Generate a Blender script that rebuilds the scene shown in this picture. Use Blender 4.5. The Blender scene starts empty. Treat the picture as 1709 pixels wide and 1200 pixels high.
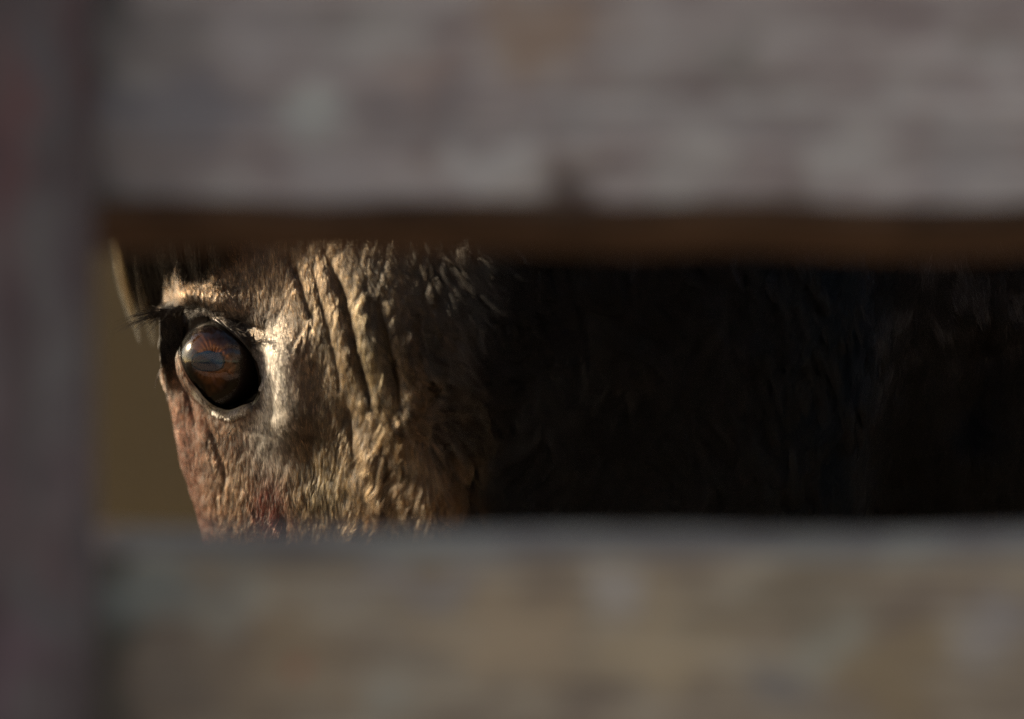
import bpy, bmesh, math, random
import numpy as np
from mathutils import Vector, Matrix

random.seed(7)
rng = np.random.default_rng(11)
S = bpy.context.scene
COL = S.collection

# ------------------------------------------------------------------ camera, sky, sun, exposure
EYE_Z = 1.45
cam_d = bpy.data.cameras.new('camera')
cam = bpy.data.objects.new('camera', cam_d)
COL.objects.link(cam)
cam.location = (0.0, -2.0, EYE_Z)
cam.rotation_euler = (math.radians(90), 0, 0)
cam_d.sensor_width = 36.0
cam_d.lens = 150.5
cam_d.clip_start = 0.05
cam_d.clip_end = 2000.0
cam_d.dof.use_dof = True
cam_d.dof.focus_distance = 1.985
cam_d.dof.aperture_fstop = 2.35
S.camera = cam

SUN = Vector((-0.86, 0.29, 0.43)).normalized()
w = bpy.data.worlds.new('World')
S.world = w
w.use_nodes = True
nt = w.node_tree
bg = nt.nodes['Background']
sky = nt.nodes.new('ShaderNodeTexSky')
sky.sky_type = 'NISHITA'
sky.sun_disc = False
sky.sun_elevation = math.asin(SUN.z)
sky.sun_rotation = math.atan2(SUN.x, SUN.y)
nt.links.new(sky.outputs[0], bg.inputs[0])
bg.inputs[1].default_value = 0.085
sky.dust_density = 1.0
sky.air_density = 1.0

sun_d = bpy.data.lights.new('sun', 'SUN')
sun_d.energy = 5.0
sun_d.angle = math.radians(0.53)
sun_d.color = (1.0, 0.87, 0.71)
sun = bpy.data.objects.new('sun', sun_d)
COL.objects.link(sun)
sun.rotation_euler = SUN.to_track_quat('Z', 'Y').to_euler()

S.view_settings.view_transform = 'Standard'
S.view_settings.look = 'None'
S.view_settings.gamma = 1.0
S.view_settings.use_curve_mapping = False
S.view_settings.exposure = 1.2
S.view_settings.use_white_balance = True          # the photograph is balanced for open shade
S.view_settings.white_balance_temperature = 8200
S.cycles.use_denoising = True
S.cycles.denoising_prefilter = 'NONE'
S.cycles.use_adaptive_sampling = False
S.cycles.max_bounces = 8
S.cycles.transparent_max_bounces = 16
S.cycles_curves.shape = 'RIBBONS'

# ------------------------------------------------------------------ helpers
def tag(o, label=None, cat=None, kind=None, group=None):
    if label: o['label'] = label
    if cat: o['category'] = cat
    if kind: o['kind'] = kind
    if group: o['group'] = group
    return o

def link(name, data, parent=None):
    o = bpy.data.objects.new(name, data)
    COL.objects.link(o)
    if parent is not None:
        o.parent = parent
    return o

def empty(name, loc):
    o = link(name, None)
    o.location = loc
    o.empty_display_size = 0.2
    return o

def smooth(x, a, b):
    t = np.clip((x - a) / (b - a), 0, 1)
    return t * t * (3 - 2 * t)

def _hash(ix, iy, iz, seed):
    h = (ix.astype(np.int64) * 374761393 + iy.astype(np.int64) * 668265263 +
         iz.astype(np.int64) * 2147483647 + seed * 1274126177) & 0xFFFFFFFF
    h = ((h ^ (h >> 13)) * 1274126177) & 0xFFFFFFFF
    h = (h ^ (h >> 16)) & 0xFFFFFFFF
    return h / 4294967295.0

def noise(p, scale, seed=0):
    q = np.asarray(p, dtype=np.float64) * scale
    i = np.floor(q).astype(np.int64)
    f = q - i
    f = f * f * (3 - 2 * f)
    r = 0
    for dx in (0, 1):
        for dy in (0, 1):
            for dz in (0, 1):
                wx = f[:, 0] if dx else 1 - f[:, 0]
                wy = f[:, 1] if dy else 1 - f[:, 1]
                wz = f[:, 2] if dz else 1 - f[:, 2]
                r = r + wx * wy * wz * _hash(i[:, 0] + dx, i[:, 1] + dy, i[:, 2] + dz, seed)
    return r * 2 - 1

def fbm(p, scale, seed=0, oct=3):
    r = 0; a = 1; t = 0
    for k in range(oct):
        r = r + a * noise(p, scale * 2 ** k, seed + k * 17); t += a; a *= 0.5
    return r / t

def new_mat(name):
    m = bpy.data.materials.new(name)
    m.use_nodes = True
    return m, m.node_tree, m.node_tree.nodes['Principled BSDF']

# face chart: millimetre-like units across the near side of the horse's face
U = 0.28e-3
def chart(X, Z):
    return 854.5 + X / U, 600.0 - (Z - EYE_Z) / U
def unchart(x, y):
    return (x - 854.5) * U, EYE_Z + (600.0 - y) * U

# ------------------------------------------------------------------ ground and hill
def terrain():
    n = 90
    xs = np.sign(np.linspace(-1, 1, n)) * np.abs(np.linspace(-1, 1, n)) ** 2.2 * 600
    ys = np.sign(np.linspace(-1, 1, n)) * np.abs(np.linspace(-1, 1, n)) ** 2.2 * 600
    gx, gy = np.meshgrid(xs, ys)
    P = np.stack([gx.ravel(), gy.ravel(), np.zeros(n * n)], 1)
    z = fbm(P, 0.35, 3) * 0.03 + fbm(P, 0.02, 8) * 0.2 * smooth(np.hypot(P[:, 0], P[:, 1]), 4, 40)
    P[:, 2] = z
    f = [(j * n + i, j * n + i + 1, (j + 1) * n + i + 1, (j + 1) * n + i) for j in range(n - 1) for i in range(n - 1)]
    me = bpy.data.meshes.new('ground')
    me.from_pydata(P.tolist(), [], f)
    me.polygons.foreach_set('use_smooth', [True] * len(f))
    return me

def earth_mat(name, a, b, c):
    m, t, p = new_mat(name)
    tc = t.nodes.new('ShaderNodeTexCoord')
    n1 = t.nodes.new('ShaderNodeTexNoise'); n1.inputs['Scale'].default_value = 0.45; n1.inputs['Detail'].default_value = 6
    n2 = t.nodes.new('ShaderNodeTexNoise'); n2.inputs['Scale'].default_value = 9; n2.inputs['Detail'].default_value = 8
    t.links.new(tc.outputs['Object'], n1.inputs['Vector']); t.links.new(tc.outputs['Object'], n2.inputs['Vector'])
    r = t.nodes.new('ShaderNodeValToRGB')
    r.color_ramp.elements[0].position = 0.35; r.color_ramp.elements[0].color = (*a, 1)
    r.color_ramp.elements[1].position = 0.65; r.color_ramp.elements[1].color = (*b, 1)
    t.links.new(n1.outputs[0], r.inputs[0])
    mx = t.nodes.new('ShaderNodeMix'); mx.data_type = 'RGBA'
    r2 = t.nodes.new('ShaderNodeValToRGB'); r2.color_ramp.elements[0].position = 0.4; r2.color_ramp.elements[1].position = 0.65
    t.links.new(n2.outputs[0], r2.inputs[0])
    t.links.new(r2.outputs[0], mx.inputs[0])
    t.links.new(r.outputs[0], mx.inputs[6]); mx.inputs[7].default_value = (*c, 1)
    t.links.new(mx.outputs[2], p.inputs['Base Color'])
    p.inputs['Roughness'].default_value = 0.95; p.inputs['Specular IOR Level'].default_value = 0.05
    bp = t.nodes.new('ShaderNodeBump'); bp.inputs['Strength'].default_value = 0.8; bp.inputs['Distance'].default_value = 0.05
    t.links.new(n2.outputs[0], bp.inputs['Height']); t.links.new(bp.outputs[0], p.inputs['Normal'])
    return m

gm = terrain()
gm.materials.append(earth_mat('dry_pasture', (0.05, 0.038, 0.022), (0.085, 0.065, 0.036), (0.035, 0.028, 0.017)))
ground = tag(link('ground', gm), 'dry brown pasture ground around the fence', kind='structure')

def hill_mesh():
    nx, ny = 90, 50
    xs = np.linspace(-90, 110, nx); ys = np.linspace(9, 90, ny)
    gx, gy = np.meshgrid(xs, ys)
    P = np.stack([gx.ravel(), gy.ravel(), np.zeros(nx * ny)], 1)
    z = smooth(P[:, 1], 7, 40) * 8.5 * (0.8 + 0.3 * fbm(P, 0.02, 4)) + fbm(P, 0.2, 9) * 0.35 - 0.45
    z *= smooth(P[:, 0], -90, -55) * (1 - smooth(P[:, 0], 75, 110))
    z -= 0.3
    P[:, 2] = z
    f = [(j * nx + i, j * nx + i + 1, (j + 1) * nx + i + 1, (j + 1) * nx + i) for j in range(ny - 1) for i in range(nx - 1)]
    me = bpy.data.meshes.new('hill')
    me.from_pydata(P.tolist(), [], f)
    me.polygons.foreach_set('use_smooth', [True] * len(f))
    return me
hm = hill_mesh()
hm.materials.append(earth_mat('hillside_grass', (0.027, 0.0185, 0.008), (0.045, 0.031, 0.013), (0.017, 0.012, 0.005)))
tag(link('hill', hm), 'olive brown hillside blurred behind the horse', kind='structure')

# ------------------------------------------------------------------ fence
def wood_mat(name, cols, spots, grain_axis):
    """weathered timber: cols = ramp of board colours, spots = stains and painted shade (x, z, radius_x, radius_z, colour, amount)"""
    m, t, p = new_mat(name)
    L = t.links.new
    tc = t.nodes.new('ShaderNodeTexCoord')
    mp = t.nodes.new('ShaderNodeMapping')
    mp.inputs['Scale'].default_value = (1, 1, 2) if grain_axis == 'x' else (2.5, 2.5, 1)
    L(tc.outputs['Object'], mp.inputs[0])
    n1 = t.nodes.new('ShaderNodeTexNoise'); n1.inputs['Scale'].default_value = 26; n1.inputs['Detail'].default_value = 5; n1.inputs['Roughness'].default_value = 0.6
    L(mp.outputs[0], n1.inputs['Vector'])
    r = t.nodes.new('ShaderNodeValToRGB')
    el = r.color_ramp.elements
    while len(el) < len(cols): el.new(0.5)
    for i, c in enumerate(cols):
        el[i].position = 0.36 + 0.28 * i / (len(cols) - 1); el[i].color = (*c, 1)
    L(n1.outputs[0], r.inputs[0])
    cur = r.outputs[0]
    spots = [(x, z, rx, rz, tuple(v * q for v, q in zip(c, (1.85, 1.7, 1.7))), a * 0.95) for (x, z, rx, rz, c, a) in spots]
    # fine grain
    mp2 = t.nodes.new('ShaderNodeMapping')
    mp2.inputs['Scale'].default_value = (2, 60, 60) if grain_axis == 'x' else (60, 60, 2)
    L(tc.outputs['Object'], mp2.inputs[0])
    n2 = t.nodes.new('ShaderNodeTexNoise'); n2.inputs['Scale'].default_value = 4; n2.inputs['Detail'].default_value = 4
    L(mp2.outputs[0], n2.inputs['Vector'])
    r2 = t.nodes.new('ShaderNodeValToRGB')
    r2.color_ramp.elements[0].position = 0.3; r2.color_ramp.elements[0].color = (0.55, 0.52, 0.5, 1)
    r2.color_ramp.elements[1].position = 0.62; r2.color_ramp.elements[1].color = (1.05, 1.05, 1.05, 1)
    L(n2.outputs[0], r2.inputs[0])
    mu = t.nodes.new('ShaderNodeMix'); mu.data_type = 'RGBA'; mu.blend_type = 'MULTIPLY'; mu.inputs[0].default_value = 1
    L(cur, mu.inputs[6]); L(r2.outputs[0], mu.inputs[7]); cur = mu.outputs[2]
    # wobble so that spots have ragged edges
    n3 = t.nodes.new('ShaderNodeTexNoise'); n3.inputs['Scale'].default_value = 38; n3.inputs['Detail'].default_value = 4
    L(tc.outputs['Object'], n3.inputs['Vector'])
    sb = t.nodes.new('ShaderNodeVectorMath'); sb.operation = 'SUBTRACT'; sb.inputs[1].default_value = (0.5, 0.5, 0.5)
    L(n3.outputs[1], sb.inputs[0])
    sc_ = t.nodes.new('ShaderNodeVectorMath'); sc_.operation = 'SCALE'; sc_.inputs['Scale'].default_value = 0.05
    L(sb.outputs[0], sc_.inputs[0])
    ad = t.nodes.new('ShaderNodeVectorMath'); L(tc.outputs['Object'], ad.inputs[0]); L(sc_.outputs[0], ad.inputs[1])
    for (x, z, rx, rz, c, amt) in spots:
        m3 = t.nodes.new('ShaderNodeMapping')
        m3.inputs['Location'].default_value = (-x / rx, 0, -z / rz)
        m3.inputs['Scale'].default_value = (1 / rx, 0.0, 1 / rz)
        L(ad.outputs[0], m3.inputs[0])
        ln = t.nodes.new('ShaderNodeVectorMath'); ln.operation = 'LENGTH'; L(m3.outputs[0], ln.inputs[0])
        mr = t.nodes.new('ShaderNodeMapRange'); mr.interpolation_type = 'SMOOTHSTEP'
        mr.inputs['From Min'].default_value = 0.3; mr.inputs['From Max'].default_value = 1.3
        mr.inputs['To Min'].default_value = amt; mr.inputs['To Max'].default_value = 0
        L(ln.outputs['Value'], mr.inputs['Value'])
        mx = t.nodes.new('ShaderNodeMix'); mx.data_type = 'RGBA'
        L(mr.outputs[0], mx.inputs[0]); L(cur, mx.inputs[6]); mx.inputs[7].default_value = (*c, 1)
        cur = mx.outputs[2]
    L(cur, p.inputs['Base Color'])
    p.inputs['Roughness'].default_value = 0.8
    bp = t.nodes.new('ShaderNodeBump'); bp.inputs['Strength'].default_value = 0.5; bp.inputs['Distance'].default_value = 0.003
    L(n2.outputs[0], bp.inputs['Height']); L(bp.outputs[0], p.inputs['Normal'])
    return m

def plank(name, length, prof, axis, seed, wob=0.0015, dents=()):
    """timber with a (y, across) profile swept along its length; the edges wander a little.  First material is the
    weathered face, second the bare brown arris."""
    n = 160
    ts = np.linspace(-length / 2, length / 2, n)
    k = len(prof)
    V = []
    for t in ts:
        for (y, a, mi) in prof:
            V.append((t, y, a))
    V = np.array(V)
    q = V.copy(); q[:, 1:] *= 0.3
    V[:, 2] += fbm(q, 14, seed) * wob * 1.6
    V[:, 1] += fbm(q + 3.3, 20, seed + 5) * wob
    for (dx, da, r, depth) in dents:      # chips out of an edge
        d = np.exp(-(((V[:, 0] - dx) / r) ** 2) - ((V[:, 2] - da) / (r * 1.4)) ** 2)
        V[:, 1] += d * depth
    F = []; MI = []
    for i in range(n - 1):
        for j in range(k):
            j2 = (j + 1) % k
            F.append((i * k + j, i * k + j2, (i + 1) * k + j2, (i + 1) * k + j)); MI.append(prof[j][2])
    F.append(tuple(range(k))[::-1]); MI.append(0)
    F.append(tuple((n - 1) * k + j for j in range(k))); MI.append(0)
    if axis == 'z':
        V = V[:, [2, 1, 0]]
    me = bpy.data.meshes.new(name)
    me.from_pydata(V.tolist(), [], F)
    me.polygons.foreach_set('material_index', MI)
    bm = bmesh.new(); bm.from_mesh(me); bmesh.ops.recalc_face_normals(bm, faces=bm.faces[:]); bm.to_mesh(me); bm.free()
    return me

def rail_profile(h, th, cb, ct):
    """front at y=0; (y, z, material) ; cb / ct = (depth, height) of the worn lower and upper arris, tops at z=0..h"""
    pr = []
    zs = np.linspace(cb[1], h - ct[1], 9)
    for z in zs[:-1]: pr.append((0.0, z, 0))
    pr.append((0.0, zs[-1], 2))
    for s in (0.35, 0.7): pr.append((ct[0] * s ** 1.4, h - ct[1] * (1 - s), 2))
    pr.append((ct[0], h, 0))
    pr.append((th, h - 0.007, 0))
    pr.append((th, h * 0.5, 0))
    pr.append((th, 0, 1))
    pr.append((cb[0], 0, 1))
    for s in (0.85, 0.65, 0.45, 0.25, 0.08): pr.append((cb[0] * s ** 1.9, cb[1] * (1 - s), 1))
    return pr

fence = tag(empty('wooden_fence', (0, -0.45, 0)), 'blurred weathered wooden fence of wide grey boards and a dark post, nearest the viewer', 'fence')

GREY = [(0.43, 0.305, 0.29), (0.61, 0.465, 0.44), (0.72, 0.595, 0.56)]
bare = wood_mat('bare_brown_wood', [(0.052, 0.027, 0.018), (0.088, 0.048, 0.033), (0.125, 0.074, 0.053)], [], 'x')

def board(zb, h, mat, label, seed, cb, ct, mat_top=None, wob=0.0022, dents=()):
    me = plank('board', 4.4, rail_profile(h, 0.034, cb, ct), 'x', seed, wob, dents)
    for m in (mat, bare, mat_top or mat): me.materials.append(m)
    o = link('board', me, fence)
    o.location = (0.0, 0.0, zb)
    if label: o['label'] = label
    return o

# board coordinates: x along the board, z up from its lower edge
def sx(px): return (px - 854.5) * 0.217e-3
def sz(py, zb): return EYE_Z + (600 - py) * 0.217e-3 - zb
ZU = 1.4908
ZL = 1.389 - 0.15
def st(zb, L): return [(sx(a), sz(b, zb), ra * 0.217e-3, rb * 0.217e-3, c, k) for (a, b, ra, rb, c, k) in L]
up_spots = st(ZU, [
    (178, 170, 62, 900, (0.03, 0.03, 0.028), 0.85),  # painted shade beside the post, full height of the board
    (1150, 60, 220, 80, (0.3, 0.26, 0.24), 0.5),
    (560, 290, 100, 60, (0.29, 0.25, 0.24), 0.6),
    (900, 60, 130, 90, (0.27, 0.175, 0.12), 0.75),
    (735, 190, 60, 110, (0.17, 0.135, 0.13), 0.7),
    (720, 245, 40, 60, (0.22, 0.14, 0.12), 0.6),
    (505, 190, 55, 55, (0.42, 0.42, 0.38), 0.75),
    (700, 120, 90, 50, (0.27, 0.18, 0.15), 0.6),
    (640, 60, 70, 45, (0.38, 0.34, 0.31), 0.6),
    (1240, 85, 45, 45, (0.17, 0.15, 0.13), 0.6),
    (1640, 60, 60, 40, (0.21, 0.16, 0.14), 0.6),
    (990, 205, 620, 30, (0.2, 0.17, 0.165), 0.55),
    (300, 190, 180, 60, (0.17, 0.155, 0.165), 0.8),  # left end darkened, shade near the post painted in
    (420, 60, 100, 80, (0.34, 0.30, 0.29), 0.5),
    (250, 60, 110, 90, (0.2, 0.175, 0.165), 0.7),  # more painted shade at the left end
    (240, 290, 110, 80, (0.21, 0.175, 0.165), 0.6),  # left-end shade, painted, lower part
    (830, 280, 110, 60, (0.44, 0.41, 0.385), 0.7),
    (1150, 270, 90, 70, (0.40, 0.37, 0.34), 0.6),
    (1400, 260, 80, 60, (0.37, 0.34, 0.315), 0.6),
    (1620, 270, 120, 80, (0.27, 0.24, 0.23), 0.6),
    (955, 320, 42, 50, (0.05, 0.026, 0.02), 0.98),
    (1330, 325, 35, 40, (0.16, 0.12, 0.1), 0.7),
])
lo_spots = st(ZL, [
    (178, 1080, 62, 900, (0.03, 0.03, 0.026), 0.85),  # strip of shade beside the post, painted on
    (260, 985, 150, 70, (0.18, 0.19, 0.175), 0.85),
    (300, 1130, 140, 110, (0.14, 0.105, 0.085), 0.7),
    (480, 1110, 130, 110, (0.27, 0.19, 0.12), 0.75),
    (420, 1010, 60, 40, (0.30, 0.27, 0.22), 0.6),
    (700, 960, 160, 30, (0.24, 0.21, 0.2), 0.7),
    (840, 1070, 130, 90, (0.36, 0.26, 0.17), 0.8),
    (1100, 1080, 150, 80, (0.36, 0.27, 0.175), 0.85),
    (1020, 980, 45, 55, (0.38, 0.34, 0.31), 0.75),
    (1300, 1010, 160, 70, (0.17, 0.13, 0.09), 0.75),
    (1380, 1080, 80, 70, (0.29, 0.27, 0.22), 0.7),
    (1500, 1130, 110, 90, (0.24, 0.17, 0.10), 0.8),
    (1640, 1050, 80, 70, (0.28, 0.25, 0.24), 0.7),
    (1310, 1160, 70, 50, (0.18, 0.16, 0.15), 0.8),
    (650, 1140, 60, 50, (0.28, 0.26, 0.22), 0.6),
    (505, 1135, 25, 22, (0.32, 0.10, 0.06), 0.7),
    (1650, 900, 130, 40, (0.30, 0.28, 0.24), 0.6),
])
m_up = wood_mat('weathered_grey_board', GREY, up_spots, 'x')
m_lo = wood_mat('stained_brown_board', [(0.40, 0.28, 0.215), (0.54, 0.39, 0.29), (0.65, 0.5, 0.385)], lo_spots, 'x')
m_top = wood_mat('worn_grey_edge', [(0.27, 0.22, 0.21), (0.35, 0.3, 0.28), (0.42, 0.37, 0.33)], [], 'x')
m_pl = wood_mat('weathered_plain_board', GREY, [], 'x')
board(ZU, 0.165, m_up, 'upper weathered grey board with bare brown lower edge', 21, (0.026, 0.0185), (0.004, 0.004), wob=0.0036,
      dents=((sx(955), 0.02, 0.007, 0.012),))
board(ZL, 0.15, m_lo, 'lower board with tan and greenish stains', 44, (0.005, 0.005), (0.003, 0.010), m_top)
board(1.785, 0.16, m_pl, None, 66, (0.006, 0.006), (0.004, 0.004))
board(1.00, 0.15, m_pl, None, 77, (0.006, 0.006), (0.004, 0.004))

def pp_(px, py, rx, rz, c, a): return ((px - 854.5) * 0.209e-3 + 0.2105, EYE_Z + (600 - py) * 0.209e-3 - 1.0, rx * 0.209e-3, rz * 0.209e-3, c, a)
m_post = wood_mat('dark_post_wood', [(0.115, 0.068, 0.078), (0.165, 0.118, 0.12), (0.205, 0.155, 0.155)], [
    pp_(10, 260, 40, 260, (0.11, 0.05, 0.05), 0.7), pp_(135, 80, 30, 150, (0.085, 0.045, 0.045), 0.7), pp_(70, 120, 40, 130, (0.10, 0.098, 0.10), 0.6),
    pp_(75, 450, 45, 150, (0.115, 0.105, 0.1), 0.6), pp_(10, 800, 35, 250, (0.10, 0.06, 0.062), 0.6), pp_(110, 860, 30, 160, (0.13, 0.09, 0.09), 0.6),
    pp_(30, 1130, 50, 120, (0.10, 0.055, 0.07), 0.7), pp_(100, 640, 36, 120, (0.12, 0.11, 0.105), 0.6), pp_(60, 1000, 40, 90, (0.09, 0.085, 0.085), 0.6)], 'z')
for pxc in (-0.2105, 1.9, -2.12):
    hw = 0.06
    r = 0.006
    prof = [(r, -hw, 0), (0, -hw + r, 0), (0, -hw / 3, 0), (0, hw / 3, 0), (0, hw - r, 0), (r, hw, 0), (0.03, hw, 0), (0.058, hw, 0), (0.058, -hw, 0), (0.03, -hw, 0)]
    me = plank('post', 2.1, prof, 'z', int(90 + pxc * 10), 0.0012)
    me.materials.append(m_post)
    po = link('post', me, fence)
    po.location = (pxc, -0.0605, 1.0)
# ------------------------------------------------------------------ the horse
horse = tag(empty('horse', (0.9, 0.1, 0)), 'dark brown horse with sunlit face, one eye looking through the gap in the fence', 'horse')
HOFF = Vector((0.9, 0.1, 0))

EC = np.array([unchart(371, 604)[0], 0.009, unchart(371, 604)[1]])    # eyeball centre
ER = 0.0212

def catmull_closed(P, m):
    P = np.asarray(P, float); n = len(P); out = []
    for i in range(n):
        p0, p1, p2, p3 = P[i - 1], P[i], P[(i + 1) % n], P[(i + 2) % n]
        for s in np.linspace(0, 1, m, endpoint=False):
            out.append(0.5 * ((2 * p1) + (-p0 + p2) * s + (2 * p0 - 5 * p1 + 4 * p2 - p3) * s * s + (-p0 + 3 * p1 - 3 * p2 + p3) * s ** 3))
    return np.array(out)

def interp_levels(L, n):
    L = np.array(L, float); t = np.arange(len(L)); tt = np.linspace(0, len(L) - 1, n)
    out = []
    for c in range(L.shape[1]):
        # smooth (Catmull) interpolation of each column
        v = L[:, c]; m = np.gradient(v)
        i = np.clip(np.floor(tt).astype(int), 0, len(L) - 2); s = tt - i
        h = (2 * s**3 - 3 * s**2 + 1) * v[i] + (s**3 - 2 * s**2 + s) * m[i] + (-2 * s**3 + 3 * s**2) * v[i + 1] + (s**3 - s**2) * m[i + 1]
        out.append(h)
    return np.array(out).T

def loft(bm, rings):
    vs = [[bm.verts.new(p) for p in r] for r in rings]
    k = len(vs[0])
    for a, b in zip(vs[:-1], vs[1:]):
        for j in range(k):
            bm.faces.new((a[j], a[(j + 1) % k], b[(j + 1) % k], b[j]))
    bm.faces.new(vs[0][::-1]); bm.faces.new(vs[-1])

def tube(bm, pts, n=26, k=28):
    """pts: x, y, z, r_side, r_up ; elliptical rings square to the path"""
    A = interp_levels(pts, n)
    rings = []
    for i in range(n):
        a = A[max(i - 1, 0), :3]; b = A[min(i + 1, n - 1), :3]
        d = Vector(b - a).normalized()
        side = Vector((0, 1, 0)); side = (side - d * side.dot(d)).normalized()
        up = d.cross(side)
        c = Vector(A[i, :3])
        rings.append([c + side * (math.cos(t) * A[i, 3]) + up * (math.sin(t) * A[i, 4]) for t in np.linspace(0, 2 * math.pi, k, endpoint=False)])
    loft(bm, rings)

SHAPE = [(0, 0), (0.012, 0.17), (0.063, 0.315), (0.16, 0.52), (0.31, 0.815), (0.49, 0.948), (0.67, 1.0), (0.82, 0.917), (0.925, 0.70), (0.985, 0.37), (1, 0)]
LEVELS = [  # z, front x, back x, half width
    (1.79, -0.05, 0.05, 0.045), (1.70, -0.125, 0.10, 0.085), (1.60, -0.156, 0.15, 0.104), (1.50, -0.166, 0.168, 0.118),
    (1.45, -0.1655, 0.170, 0.12), (1.40, -0.1555, 0.168, 0.118), (1.366, -0.1475, 0.162, 0.112), (1.30, -0.135, 0.14, 0.095),
    (1.22, -0.12, 0.10, 0.075), (1.14, -0.105, 0.055, 0.06), (1.06, -0.095, 0.035, 0.052), (1.00, -0.085, 0.03, 0.05), (0.965, -0.06, 0.012, 0.034)]
def body_shell():
    bm = bmesh.new()
    rings = []
    for (z, xf, xb, hw) in interp_levels(LEVELS, 60):
        near = [(xf + (xb - xf) * t, 0.045 - hw * q) for (t, q) in SHAPE]
        far = [(xf + (xb - xf) * t, 0.045 + hw * q) for (t, q) in SHAPE[1:-1]][::-1]
        rings.append([(p[0], p[1], z) for p in catmull_closed(near + far, 4)])
    loft(bm, rings)
    # neck, trunk, legs, ears
    tube(bm, [(0.02, 0.055, 1.70, 0.05, 0.07), (0.16, 0.06, 1.55, 0.066, 0.15), (0.32, 0.075, 1.44, 0.08, 0.18), (0.55, 0.10, 1.30, 0.13, 0.24), (0.78, 0.12, 1.17, 0.19, 0.29)])
    tube(bm, [(0.62, 0.12, 1.12, 0.10, 0.15), (0.72, 0.12, 1.12, 0.20, 0.27), (0.95, 0.12, 1.14, 0.25, 0.33), (1.3, 0.12, 1.13, 0.28, 0.33), (1.65, 0.12, 1.18, 0.26, 0.31), (1.92, 0.12, 1.18, 0.21, 0.26), (2.05, 0.12, 1.15, 0.10, 0.15)], 30)
    for yy in (-0.02, 0.26):
        tube(bm, [(0.80, yy, 1.05, 0.10, 0.13), (0.80, yy, 0.85, 0.075, 0.095), (0.79, yy, 0.62, 0.05, 0.06), (0.785, yy, 0.50, 0.048, 0.055), (0.79, yy, 0.36, 0.032, 0.036), (0.79, yy, 0.18, 0.036, 0.04), (0.77, yy, 0.10, 0.032, 0.036), (0.755, yy, 0.06, 0.05, 0.055), (0.745, yy, 0.0, 0.06, 0.068)])
    for yy in (-0.03, 0.27):
        tube(bm, [(1.82, yy, 1.10, 0.13, 0.2), (1.78, yy, 0.88, 0.10, 0.15), (1.80, yy, 0.72, 0.07, 0.10), (1.90, yy, 0.55, 0.05, 0.065), (1.92, yy, 0.47, 0.045, 0.055), (1.88, yy, 0.32, 0.033, 0.038), (1.86, yy, 0.18, 0.037, 0.042), (1.83, yy, 0.10, 0.033, 0.038), (1.815, yy, 0.06, 0.05, 0.056), (1.805, yy, 0.0, 0.06, 0.068)])
    for yy in (-0.012, 0.10):
        tube(bm, [(0.0, yy, 1.74, 0.028, 0.03), (0.005, yy * 1.2 - 0.006, 1.82, 0.032, 0.024), (0.0, yy * 1.3 - 0.01, 1.88, 0.022, 0.017), (-0.012, yy * 1.3 - 0.008, 1.925, 0.008, 0.007)], 14, 14)
    bmesh.ops.recalc_face_normals(bm, faces=bm.faces[:])
    me = bpy.data.meshes.new('shell'); bm.to_mesh(me); bm.free()
    o = bpy.data.objects.new('shell', me); COL.objects.link(o)
    md = o.modifiers.new('remesh', 'REMESH'); md.mode = 'VOXEL'; md.voxel_size = 0.012
    dg = bpy.context.evaluated_depsgraph_get()
    out = bpy.data.meshes.new_from_object(o.evaluated_get(dg))
    bpy.data.objects.remove(o); bpy.data.meshes.remove(me)
    return out

def laplace(bm, it, region=None, lam=0.5):
    n = len(bm.verts)
    bm.verts.ensure_lookup_table(); bm.verts.index_update()
    E = np.array([(e.verts[0].index, e.verts[1].index) for e in bm.edges])
    P = np.array([v.co[:] for v in bm.verts])
    deg = np.bincount(E.ravel(), minlength=n).astype(float)
    m = np.ones(n) if region is None else region(P)
    for k in range(it):
        for l in (lam, -lam * 1.03):
            A = np.zeros((n, 3))
            for c in range(3):
                A[:, c] = np.bincount(E[:, 0], P[E[:, 1], c], n) + np.bincount(E[:, 1], P[E[:, 0], c], n)
            P = P + (l * m)[:, None] * (A / deg[:, None] - P)
    for v, p in zip(bm.verts, P): v.co = p

me = body_shell()
bm = bmesh.new(); bm.from_mesh(me)
laplace(bm, 6)
BOXES = [(-0.22, 0.34, 1.30, 1.60)] * 3 + [(-0.2, 0.28, 1.355, 1.525)] + [(-0.19, 0.02, 1.36, 1.52)] + [(-0.185, -0.095, 1.405, 1.485)]
for lv, (x0, x1, z0, z1) in enumerate(BOXES):
    ed = [e for e in bm.edges if all(x0 < v.co.x < x1 and z0 < v.co.z < z1 and v.co.y < 0.07 for v in e.verts)]
    bmesh.ops.subdivide_edges(bm, edges=ed, cuts=1, use_grid_fill=True)
    if lv < 4:
        laplace(bm, 4)
bm.verts.ensure_lookup_table()
bm.normal_update()
P = np.array([v.co[:] for v in bm.verts]); N = np.array([v.normal[:] for v in bm.verts])

# ---- features of the face, laid out on its chart
APER = [(308, 536), (318, 527), (334, 524), (352, 531), (374, 546), (394, 562), (412, 580), (426, 602), (433, 628), (433, 652), (424, 668), (404, 675), (382, 683),
        (362, 678), (346, 666), (333, 649), (319, 631), (308, 611), (302, 590), (301, 567), (303, 550)]
APER = [tuple(q) for q in catmull_closed(APER, 4)]
def poly_sd(px, py, poly):
    d = np.full(px.shape, 1e9); ins = np.zeros(px.shape, bool)
    n = len(poly)
    for i in range(n):
        ax, ay = poly[i]; bx, by = poly[(i + 1) % n]
        ex, ey = bx - ax, by - ay
        t = np.clip(((px - ax) * ex + (py - ay) * ey) / (ex * ex + ey * ey), 0, 1)
        d = np.minimum(d, np.hypot(px - ax - t * ex, py - ay - t * ey))
        c = ((ay > py) != (by > py)) & (px < (bx - ax) * (py - ay) / (by - ay + 1e-9) + ax)
        ins ^= c
    return np.where(ins, -d, d)
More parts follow.
